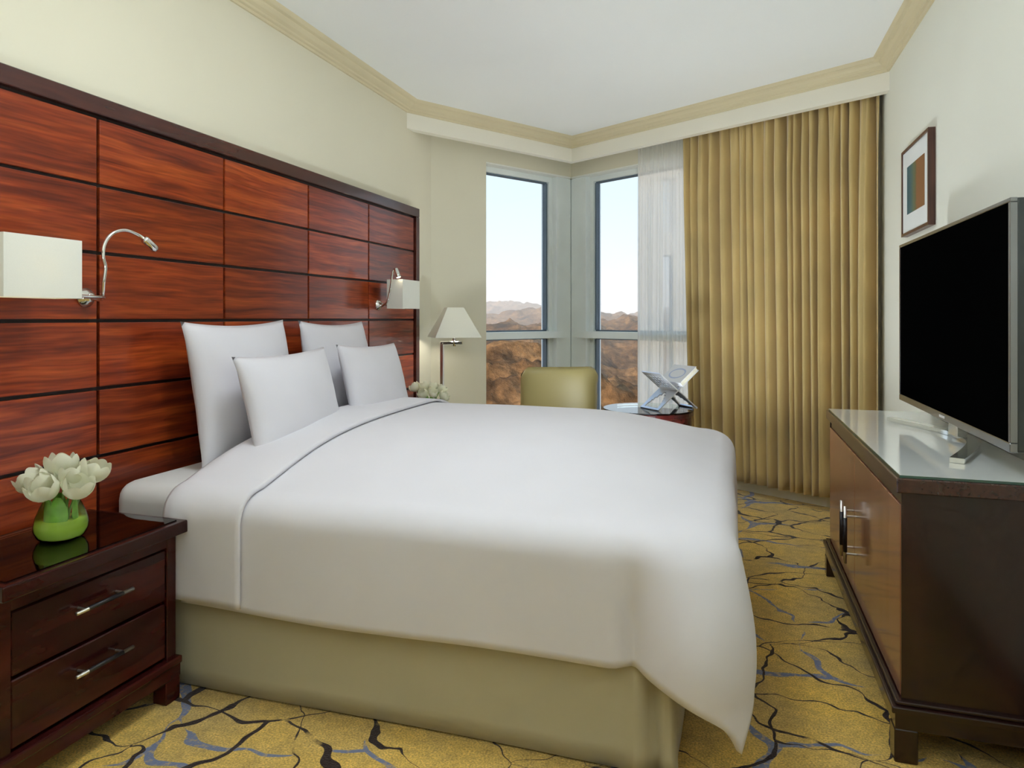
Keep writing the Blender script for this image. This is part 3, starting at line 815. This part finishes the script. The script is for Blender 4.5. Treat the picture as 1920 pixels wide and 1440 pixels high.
for a, b, hy in ((CY0 + 0.010, CYM - 0.0015, CYM - 0.045), (CYM + 0.0015, CY1 - 0.010, CYM + 0.045)):
    d = obj('door', bbox(CX0, CX0 + 0.020, a, b, 0.178, 0.719, 0.0015), 'cabinet', cs)
    bar_handle(d, (CX0 - 0.040, hy, 0.305), (CX0 - 0.040, hy, 0.525), (0.042, 0, 0), 0.006)
    obj('grip', tube(bmesh.new(), [(CX0 - 0.040, hy, 0.349), (CX0 - 0.040, hy, 0.481)], 0.0075), 'black_grip', d, True)
bm = bmesh.new(); box(bm, CX0 - 0.028, XR - 0.018, CY0 - 0.026, CY1 + 0.026, 0.140, 0.160, 0.004, 2); box(bm, CX0 - 0.016, XR - 0.018, CY0 - 0.014, CY1 + 0.014, 0.160, 0.172, 0.004, 2)
box(bm, CX0 - 0.018, XR - 0.018, CY0 - 0.016, CY1 + 0.016, 0.095, 0.140)
obj('base_moulding', bm, 'cab_dark', cs)
for xx in (CX0 - 0.02, XR - 0.08):
    for yy in (CY0 - 0.018, CY1 - 0.042):
        bm = bmesh.new(); box(bm, xx, xx + 0.06, yy, yy + 0.06, 0.0, 0.095, 0.003)
        obj('foot', bm, 'cab_dark', cs)

TX = 0.725
tv = empty('television', (TX, 2.85, 0.808), 'large flat television with black screen standing on the console', 'television')
TY0, TY1, TZ0, TZ1 = 2.195, 3.495, 0.886, 1.578
obj('back_shell', bbox(TX + 0.006, TX + 0.045, TY0, TY1, TZ0, TZ1, 0.008, 2), 'tv_back', tv)
obj('screen', bbox(TX - 0.0045, TX + 0.006, TY0 + 0.012, TY1 - 0.012, TZ0 + 0.026, TZ1 - 0.012), 'tv_screen', tv)
bm = bmesh.new()
box(bm, TX - 0.008, TX + 0.012, TY0, TY1, TZ0, TZ0 + 0.026, 0.002); box(bm, TX - 0.008, TX + 0.012, TY0, TY1, TZ1 - 0.012, TZ1, 0.002)
box(bm, TX - 0.008, TX + 0.012, TY0, TY0 + 0.012, TZ0 + 0.026, TZ1 - 0.012, 0.002); box(bm, TX - 0.008, TX + 0.012, TY1 - 0.012, TY1, TZ0 + 0.026, TZ1 - 0.012, 0.002)
bz = obj('bezel', bm, 'tv_bezel', tv)
obj('logo_plate', bbox(TX - 0.0095, TX - 0.008, 2.80, 2.86, TZ0 + 0.009, TZ0 + 0.017), 'white_paint', bz)
# V-shaped chrome foot, apex behind the screen
def spline2(pts, n):
    return [Vector((p.x, p.y)) for p in spline([(a, b, 0) for a, b in pts], n)]
line = spline2([(0.655, 2.425), (0.735, 2.60), (0.790, 2.745), (0.806, 2.85), (0.806, 2.93), (0.790, 3.03), (0.735, 3.17), (0.655, 3.345)], 8)
L_, R_ = [], []
for i, p in enumerate(line):
    t = (line[min(i + 1, len(line) - 1)] - line[max(i - 1, 0)]).normalized(); m = Vector((-t.y, t.x))
    L_.append(p + m * 0.020); R_.append(p - m * 0.020)
bm = bmesh.new()
for i in range(len(line) - 1):
    prism(bm, [tuple(L_[i]), tuple(L_[i + 1]), tuple(R_[i + 1]), tuple(R_[i])], 0.8085, 0.824)
bmesh.ops.remove_doubles(bm, verts=bm.verts, dist=0.0005)
obj('stand_foot', bm, 'chrome', tv)
bm = bmesh.new(); box(bm, 0.765, 0.800, 2.84, 2.94, 0.822, 1.05, 0.004, 2); obj('stand_neck', bm, 'chrome', tv)

pf = empty('framed_picture', (XR, 3.875, 1.90), 'small framed print in blue-green and brown on the right wall', 'picture')
PY0, PY1, PZ0, PZ1, PX = 3.610, 4.140, 1.680, 2.128, XR - 0.031
bm = bmesh.new(); w = 0.014
box(bm, PX, XR - 0.001, PY0, PY0 + w, PZ0, PZ1); box(bm, PX, XR - 0.001, PY1 - w, PY1, PZ0, PZ1)
box(bm, PX, XR - 0.001, PY0 + w, PY1 - w, PZ0, PZ0 + w); box(bm, PX, XR - 0.001, PY0 + w, PY1 - w, PZ1 - w, PZ1)
obj('frame', bm, 'frame_wood', pf)
obj('mat_board', bbox(PX + 0.006, XR - 0.004, PY0 + w, PY1 - w, PZ0 + w, PZ1 - w), 'mat_board', pf)
def print_mat():
    m, t, b = principled('abstract_print'); N, L = t.nodes, t.links
    c = N.new('ShaderNodeTexCoord'); s = N.new('ShaderNodeSeparateXYZ'); L.new(c.outputs['Generated'], s.inputs[0])
    n = N.new('ShaderNodeTexNoise'); n.inputs['Scale'].default_value = 14; n.inputs['Detail'].default_value = 5; L.new(c.outputs['Generated'], n.inputs['Vector'])
    a = N.new('ShaderNodeMath'); a.operation = 'MULTIPLY_ADD'; a.inputs[1].default_value = 0.16; L.new(n.outputs['Fac'], a.inputs[0]); L.new(s.outputs['Y'], a.inputs[2])
    r = N.new('ShaderNodeValToRGB'); e = r.color_ramp.elements
    e[0].position = 0.0; e[0].color = (0.24, 0.105, 0.035, 1); e[1].position = 1.0; e[1].color = (0.03, 0.10, 0.13, 1)
    for p, col in ((0.50, (0.27, 0.115, 0.04, 1)), (0.56, (0.15, 0.13, 0.05, 1)), (0.68, (0.13, 0.17, 0.10, 1)), (0.85, (0.05, 0.13, 0.15, 1))):
        q = e.new(p); q.color = col
    L.new(a.outputs[0], r.inputs[0]); L.new(r.outputs[0], b.inputs['Base Color']); b.inputs['Roughness'].default_value = 0.6
    return m
obj('print', bbox(PX + 0.004, PX + 0.0065, PY0 + 0.085, PY1 - 0.11, PZ0 + 0.105, PZ1 - 0.100), print_mat(), pf)

# ================================================================== curtains
def curtain(name, p0, p1, zt, zb, folds, amp, mat, label, sd, nx, nz_, side=0.0, omega=0.35):
    rnd = random.Random(sd)
    d = p1 - p0; L = d.length; u = d / L; n = Vector((-u.y, u.x))
    ws = [rnd.uniform(0.5, 1.7) for _ in range(folds)]; tot = sum(ws); edges_ = [0]
    for w_ in ws: edges_.append(edges_[-1] + w_ / tot)
    am = [rnd.uniform(0.6, 1.15) for _ in range(folds)]; dr = [rnd.uniform(-1, 1) for _ in range(folds + 1)]; lean = [rnd.uniform(-1, 1) for _ in range(folds)]
    bm = bmesh.new()
    def fn(a, b):
        k = min(folds - 1, max(i for i in range(folds) if edges_[i] <= a + 1e-9))
        lo, hi = edges_[k], edges_[k + 1]; q = (a - lo) / (hi - lo); wd = (hi - lo) * L
        z = zt + (zb - zt) * b
        ph = 2 * PI * q
        grow = 0.62 + 0.38 * smoothstep(0, 0.25, b)
        off = amp * am[k] * grow * (-math.cos(ph)) * (1 if am[k] > 0 else 1)
        off += 0.10 * amp * math.sin(2 * ph) * lean[k]
        # small pinch creases at the heading
        off += 0.18 * amp * math.sin(3 * ph + dr[k] * 5) * smoothstep(0.16, 0.0, b)
        drift = (dr[k] * (1 - q) + dr[k + 1] * q) * 0.018 * math.sin(b * 2.2) + 0.004 * noise.noise(Vector((a * 30, b * 3, sd)))
        along = a * L + omega * wd * 0.5 * math.sin(ph) * (0.6 + 0.4 * lean[k]) + drift * smoothstep(0, .05, a) * smoothstep(1, .95, a)
        along += side * b * (1 - a)
        hem = 0.008 * math.sin(ph + 1.3) * smoothstep(0.97, 1.0, b)
        return Vector((*(p0 + u * along + n * off), z + hem))
    grid(bm, nx, nz_, fn)
    o = obj(name, bm, mat, None, True, origin=(p0.x + d.x / 2, p0.y + d.y / 2, 0))
    tag(o, label, 'curtain'); return o
HEM = 0.085
a, c, b = line_at(0.135)
pr = b + Vector((0, 0)) - u2 * 0.015
pl_ = c + u2 * ((b - c).length - 1.415)
dr_ = curtain('drape', pl_, pr, 2.765, HEM, 21, 0.066, 'drape', 'heavy gold drape gathered in deep folds beside the sheer', 5, 420, 26, side=0.07)
md = dr_.modifiers.new('thick', 'SOLIDIFY'); md.thickness = 0.003
obj('curtain_track', (lambda bm: (wall_piece(bm, c, u2, n2, 0.1, (b - c).length - 0.005, -0.012, 0.012, ZC - 0.02, ZC - 0.001), bm)[1])(bmesh.new()), 'white_paint', dr_)
a, c, b = line_at(0.195)
t0 = (b - c).length
sl = c + u2 * (t0 - 1.87); sr = c + u2 * (t0 - 1.2)
curtain('sheer_curtain', sl, sr, 2.765, HEM, 22, 0.009, 'sheer', 'white sheer curtain drawn back between the window and the gold drape', 9, 260, 16)

# ================================================================== floor lamp
fl = empty('floor_lamp', (-1.985, 4.60, 0), 'slim floor lamp with pale pyramid shade in the corner by the window', 'floor lamp')
fx, fy = -1.985, 4.60
bm = bmesh.new(); box(bm, fx - 0.12, fx + 0.12, fy - 0.12, fy + 0.12, 0, 0.02, 0.004, 2); obj('base', bm, 'steel', fl)
obj('pole', bbox(fx - 0.011, fx + 0.011, fy - 0.011, fy + 0.011, 0.02, 1.075, 0.001), 'steel', fl)
MR = Matrix.Translation((fx, fy, 0)) @ Matrix.Rotation(R(20), 4, 'Z')
obj('arm', bbox(-0.01, 0.145, -0.012, 0.012, 1.062, 1.085, 0.002, mat=MR), 'chrome', fl)
obj('socket', (lambda: tube(bmesh.new(), [MR @ Vector((0.085, 0, 1.05)), MR @ Vector((0.085, 0, 1.16))], 0.013))(), 'chrome', fl, True)
def shade_bm():
    bm = bmesh.new(); M2 = MR @ Matrix.Translation((0.085, 0, 0)) @ Matrix.Rotation(R(14), 4, 'Z')
    t = 0.004
    lo = [(-0.165, -0.165), (0.165, -0.165), (0.165, 0.165), (-0.165, 0.165)]; hi = [(x * 0.36, y * 0.36) for x, y in lo]
    def ring(pts, z, k): return [bm.verts.new(M2 @ Vector((x - k * (1 if x > 0 else -1), y - k * (1 if y > 0 else -1), z))) for x, y in pts]
    A, B, C_, D = ring(lo, 1.115, 0), ring(hi, 1.328, 0), ring(hi, 1.328, t), ring(lo, 1.115, t)
    for P_, Q_ in ((A, B), (B, C_), (C_, D), (D, A)):
        for i in range(4):
            j = (i + 1) % 4; bm.faces.new((P_[i], P_[j], Q_[j], Q_[i]))
    return bm
obj('lamp_shade', shade_bm(), 'shade', fl)
bm = bmesh.new(); bmesh.ops.create_uvsphere(bm, u_segments=14, v_segments=10, radius=0.028)
bmesh.ops.translate(bm, verts=bm.verts, vec=MR @ Vector((0.085, 0, 1.19)))
obj('bulb', bm, 'bulb_bright', fl, True)

# ================================================================== armchair by the window (built at the origin, then placed)
ch = empty('chair', (0, 0, 0), 'tan leather chair facing the window beyond the bed', 'chair')
def back_fn(s):
    def fn(a, b):
        u = a * 2 - 1; x = u * 0.272; z = 0.40 + 0.515 * b
        cor = 0.055 * (max(0, abs(u) - 0.78) / 0.22) ** 2 * (b > 0.8) * ((b - 0.8) / 0.2)
        edge = (1 - abs(u) ** 10) ** 0.5 * (1 - b ** 14) ** 0.5
        y = -0.02 - 0.06 * b + 0.03 * u * u + s * (0.006 + 0.030 * edge)
        return Vector((x, y, z - cor))
    return fn
bm = bmesh.new(); grid(bm, 22, 20, back_fn(1)); grid(bm, 22, 20, back_fn(-1)); bmesh.ops.remove_doubles(bm, verts=bm.verts, dist=0.0125)
obj('backrest', bm, 'leather', ch, True)
obj('seat', bbox(-0.27, 0.27, 0.0, 0.52, 0.36, 0.46, 0.03, 4), 'leather', ch, True)
for xx in (-0.235, 0.235):
    for yy in (0.03, 0.47):
        obj('leg', tube(bmesh.new(), [(xx, yy, 0.37), (xx * 1.03, yy, 0.0)], [0.02, 0.014], 8), 'cab_dark', ch, True)
ch.location = (-1.16, 4.74, 0); ch.rotation_euler = (0, 0, R(24))

# ================================================================== round side table, book stand and book
tx, ty = -0.535, 4.715
tb = empty('side_table', (tx, ty, 0), 'round dark wood side table with glass top beside the drape', 'table')
obj('top', lathe(bmesh.new(), [(0, 0.606), (0.29, 0.606), (0.296, 0.612), (0.296, 0.634), (0.292, 0.640), (0, 0.640)], 48, (tx, ty, 0)), 'mahogany', tb, False)
obj('glass_sheet', lathe(bmesh.new(), [(0, 0.6405), (0.298, 0.6405), (0.298, 0.6485), (0, 0.6485)], 48, (tx, ty, 0)), 'glass_top', tb)
obj('apron', lathe(bmesh.new(), [(0.262, 0.545), (0.285, 0.545), (0.285, 0.606), (0.262, 0.606), (0.262, 0.545)], 48, (tx, ty, 0)), 'mahogany', tb)
for k in range(4):
    an = R(17.6 + 2) + k * PI / 2
    lx, ly = tx + 0.268 * math.cos(an), ty + 0.268 * math.sin(an)
    obj('leg', bbox(-0.02, 0.02, -0.02, 0.02, 0, 0.56, 0.003, mat=Matrix.Translation((lx, ly, 0)) @ Matrix.Rotation(an, 4, 'Z')), 'mahogany', tb)

bs = empty('book_stand', (0, 0, 0), 'silver folding X-shaped book stand with carved cutouts on the round table', 'book stand')
def stand_panel(flip):
    """one of the two crossing boards: carved upper half, two legs below"""
    bm = bmesh.new(); f = -1 if flip else 1
    A, B = Vector((-0.155 * f, 0, 0.0)), Vector((0.150 * f, 0, 0.240))
    u = (B - A); Lh = u.length; u.normalize(); n = Vector((-u.z, 0, u.x)) * (1)
    D = 0.20
    def bar(a0, a1, b0, b1, th=0.007):
        m = Matrix(((u.x, 0, n.x, A.x), (0, 1, 0, 0), (u.z, 0, n.z, A.z), (0, 0, 0, 1)))
        box(bm, a0, a1, b0, b1, -th / 2, th / 2, 0.0, mat=m)
    mid = Lh * 0.53
    # upper half: frame and a carved grid
    bar(mid - 0.045, mid + 0.02, -D / 2, D / 2)
    bar(Lh - 0.022, Lh, -D / 2, D / 2)
    bar(mid + 0.02, Lh - 0.022, -D / 2, -D / 2 + 0.02); bar(mid + 0.02, Lh - 0.022, D / 2 - 0.02, D / 2)
    for k in range(5):
        a0 = mid + 0.02 + (Lh - 0.042 - mid) * (k + 0.75) / 5
        bar(a0 - 0.005, a0 + 0.005, -D / 2 + 0.02, D / 2 - 0.02, 0.006)
    for k in range(5):
        b0 = -D / 2 + 0.02 + (D - 0.04) * (k + 0.5) / 5
        bar(mid + 0.02, Lh - 0.022, b0 - 0.006, b0 + 0.006, 0.005)
    # legs: two tapering feet with an arch between, and a toe
    for s in (-1, 1):
        for k in range(6):
            a0 = (mid - 0.045) * k / 6; a1 = (mid - 0.045) * (k + 1) / 6
            w = 0.030 + 0.055 * (k / 5) ** 2
            b0, b1 = (s * D / 2, s * (D / 2 - w))
            bar(a0, a1, min(b0, b1), max(b0, b1))
    bar(-0.004, 0.012, -D / 2, D / 2, 0.010)
    return obj('carved_board', bm, 'silver', bs)
stand_panel(False); stand_panel(True)
bs.location = (-0.402, 4.757, 0.6525); bs.rotation_euler = (0, 0, R(42))
bk = empty('book', (0, 0, 0), 'closed white book with pale blue oval emblem resting on the silver stand', 'book')
u = Vector((0.305, 0, 0.240)).normalized(); n = Vector((-u.z, 0, u.x))
A = Vector((-0.155, 0, 0.0)); m = Matrix(((u.x, 0, n.x, A.x), (0, 1, 0, 0), (u.z, 0, n.z, A.z), (0, 0, 0, 1)))
s0, s1 = 0.232, 0.400
bm = bmesh.new(); box(bm, s0, s1, -0.115, 0.115, 0.005, 0.008, mat=m); box(bm, s0, s1, -0.115, 0.115, 0.036, 0.039, mat=m); box(bm, s0, s0 + 0.003, -0.115, 0.115, 0.008, 0.036, mat=m)
cv = obj('cover', bm, 'book_white', bk)
obj('page_block', bbox(s0 + 0.003, s1 - 0.004, -0.111, 0.111, 0.008, 0.036, mat=m), 'paper', bk)
def oval_ring(a, b, w, z):
    bm = bmesh.new(); ns = 36
    def P(k, q): 
        t = 2 * PI * k / ns
        return bm.verts.new(m @ Vector(((s0 + s1) / 2 + (a - q) * math.cos(t), (b - q) * math.sin(t), z)))
    o_ = [P(k, 0) for k in range(ns)]; i_ = [P(k, w) for k in range(ns)]
    for k in range(ns):
        j = (k + 1) % ns; bm.faces.new((o_[k], o_[j], i_[j], i_[k]))
    return bm
obj('emblem', oval_ring(0.052, 0.078, 0.012, 0.0393), 'book_blue', cv)
bk.location = bs.location; bk.rotation_euler = bs.rotation_euler

# ================================================================== outside: desert hills, haze, a neighbouring tower
def terrain_h(x, y):
    r = math.hypot(x, y); az = math.degrees(math.atan2(x, y))
    P = Vector((x, y, 0))
    # valley floor well below the room
    h = -75 + 18 * noise.noise(P * 0.0012) + 20 * smoothstep(500, 2500, r)
    # near hill: a broad rocky shoulder right under the windows
    def hill(cx, cy, sxx, syy, hh):
        return hh * math.exp(-((x - cx) / sxx) ** 2 - ((y - cy) / syy) ** 2)
    h += hill(-135, 420, 85, 120, 48)
    h += hill(-60, 330, 50, 90, 18)
    h += hill(-260, 520, 80, 110, 44)
    h += hill(-330, 900, 220, 200, 52)
    h += hill(-60, 1150, 200, 200, 58)
    h += hill(-420, 1700, 330, 300, 78)
    h += hill(-180, 2500, 260, 350, 74)
    h += hill(-900, 2700, 420, 400, 105)
    h += hill(120, 2100, 300, 300, 80)
    rough = smoothstep(90, 350, r)
    f = noise.fractal(P * 0.006, 0.9, 2.1, 6)
    h += rough * 15 * f
    h += rough * 16 * (1 - abs(noise.noise(P * 0.009 + Vector((5, 2, 0))))) ** 3 - 6
    h += rough * 4.5 * noise.fractal(P * 0.03, 0.75, 2.2, 6)
    h += rough * 5.0 * ((1 - abs(noise.noise(P * 0.026 + Vector((1, 9, 0))))) ** 4)
    if r > 2600: h += smoothstep(2600, 4200, r) * (34 + 75 * (0.5 + 0.5 * noise.fractal(P * 0.0011, 0.9, 2.0, 5)))
    return h
bm = bmesh.new()
NA, NR = 400, 380
def tfn(a, b):
    az = R(-44 + 58 * a); r = 110 * (5200 / 110) ** b
    x, y = r * math.sin(az), r * math.cos(az)
    return Vector((x, y, terrain_h(x, y)))
grid(bm, NA, NR, tfn)
def rock_mat():
    m_, t, b = principled('desert_rock'); N, L = t.nodes, t.links
    c = N.new('ShaderNodeTexCoord')
    def nz(s, d=5):
        n_ = N.new('ShaderNodeTexNoise'); n_.inputs['Scale'].default_value = s; n_.inputs['Detail'].default_value = d; n_.inputs['Roughness'].default_value = 0.65
        L.new(c.outputs['Object'], n_.inputs['Vector']); return n_.outputs['Fac']
    r = N.new('ShaderNodeValToRGB'); e = r.color_ramp.elements
    e[0].position = 0.33; e[0].color = (0.035, 0.021, 0.012, 1); e[1].position = 0.66; e[1].color = (0.30, 0.165, 0.072, 1)
    q = e.new(0.48); q.color = (0.155, 0.082, 0.036, 1)
    L.new(nz(0.016, 8), r.inputs[0])
    r2 = N.new('ShaderNodeMapRange'); r2.inputs[1].default_value = 0.35; r2.inputs[2].default_value = 0.65; r2.inputs[3].default_value = 0.55; r2.inputs[4].default_value = 1.3
    L.new(nz(0.16, 6), r2.inputs[0])
    s_ = N.new('ShaderNodeVectorMath'); s_.operation = 'SCALE'; L.new(r.outputs[0], s_.inputs[0]); L.new(r2.outputs[0], s_.inputs['Scale'])
    L.new(s_.outputs[0], b.inputs['Base Color']); b.inputs['Roughness'].default_value = 0.95; b.inputs['Specular IOR Level'].default_value = 0.05
    bp = N.new('ShaderNodeBump'); bp.inputs['Strength'].default_value = 1.0; bp.inputs['Distance'].default_value = 3.0
    L.new(nz(0.12, 8), bp.inputs['Height']); L.new(bp.outputs[0], b.inputs['Normal'])
    return m_
hl = obj('ground_hills', bm, rock_mat(), None, True); structure(hl)
hl['label'] = 'dry brown desert hills seen through the corner windows'
# neighbouring tower seen through the sheer: two slabs, a beam and an open lattice crown
TW = Matrix.Rotation(math.atan(412 / 1300), 4, 'Z')
tw = empty('tower_building', tuple(TW @ Vector((69, 306, -90))), 'pale tower with open lattice crown seen through the sheer curtain', 'building')
obj('wall_slab', bbox(57, 65.4, 300, 312, -90, 76, mat=TW), 'tower', tw)
obj('wall_slab', bbox(70.7, 84, 300, 312, -90, 76, mat=TW), 'tower', tw)
obj('beam', bbox(65.4, 70.7, 300, 310, 28.7, 38.6, mat=TW), 'tower', tw)
obj('roof_beam', bbox(65.4, 70.7, 300, 310, 62, 76, mat=TW), 'tower', tw)
bm = bmesh.new()
for k in range(7): box(bm, 65.9 + k * 0.72, 66.18 + k * 0.72, 300.2, 300.6, 38.6, 62, mat=TW)
for k in range(11): box(bm, 65.4, 70.7, 300.3, 300.5, 39.6 + k * 2.05, 40.35 + k * 2.05, mat=TW)
obj('lattice', bm, 'tower', tw)
# dust haze over the land
def haze_mat():
    m_ = bpy.data.materials.new('dust_haze'); m_.use_nodes = True; t = m_.node_tree; t.nodes.clear()
    o_ = t.nodes.new('ShaderNodeOutputMaterial'); v = t.nodes.new('ShaderNodeVolumeScatter')
    v.inputs['Color'].default_value = (0.97, 0.93, 0.89, 1); v.inputs['Density'].default_value = 0.00042; v.inputs['Anisotropy'].default_value = 0.0
    t.links.new(v.outputs[0], o_.inputs['Volume']); m_.cycles.homogeneous_volume = True
    return m_
M['haze'] = haze_mat()
hz = obj('haze', bbox(-6500, 3500, 620, 6500, -160, 75), 'haze'); structure(hz)
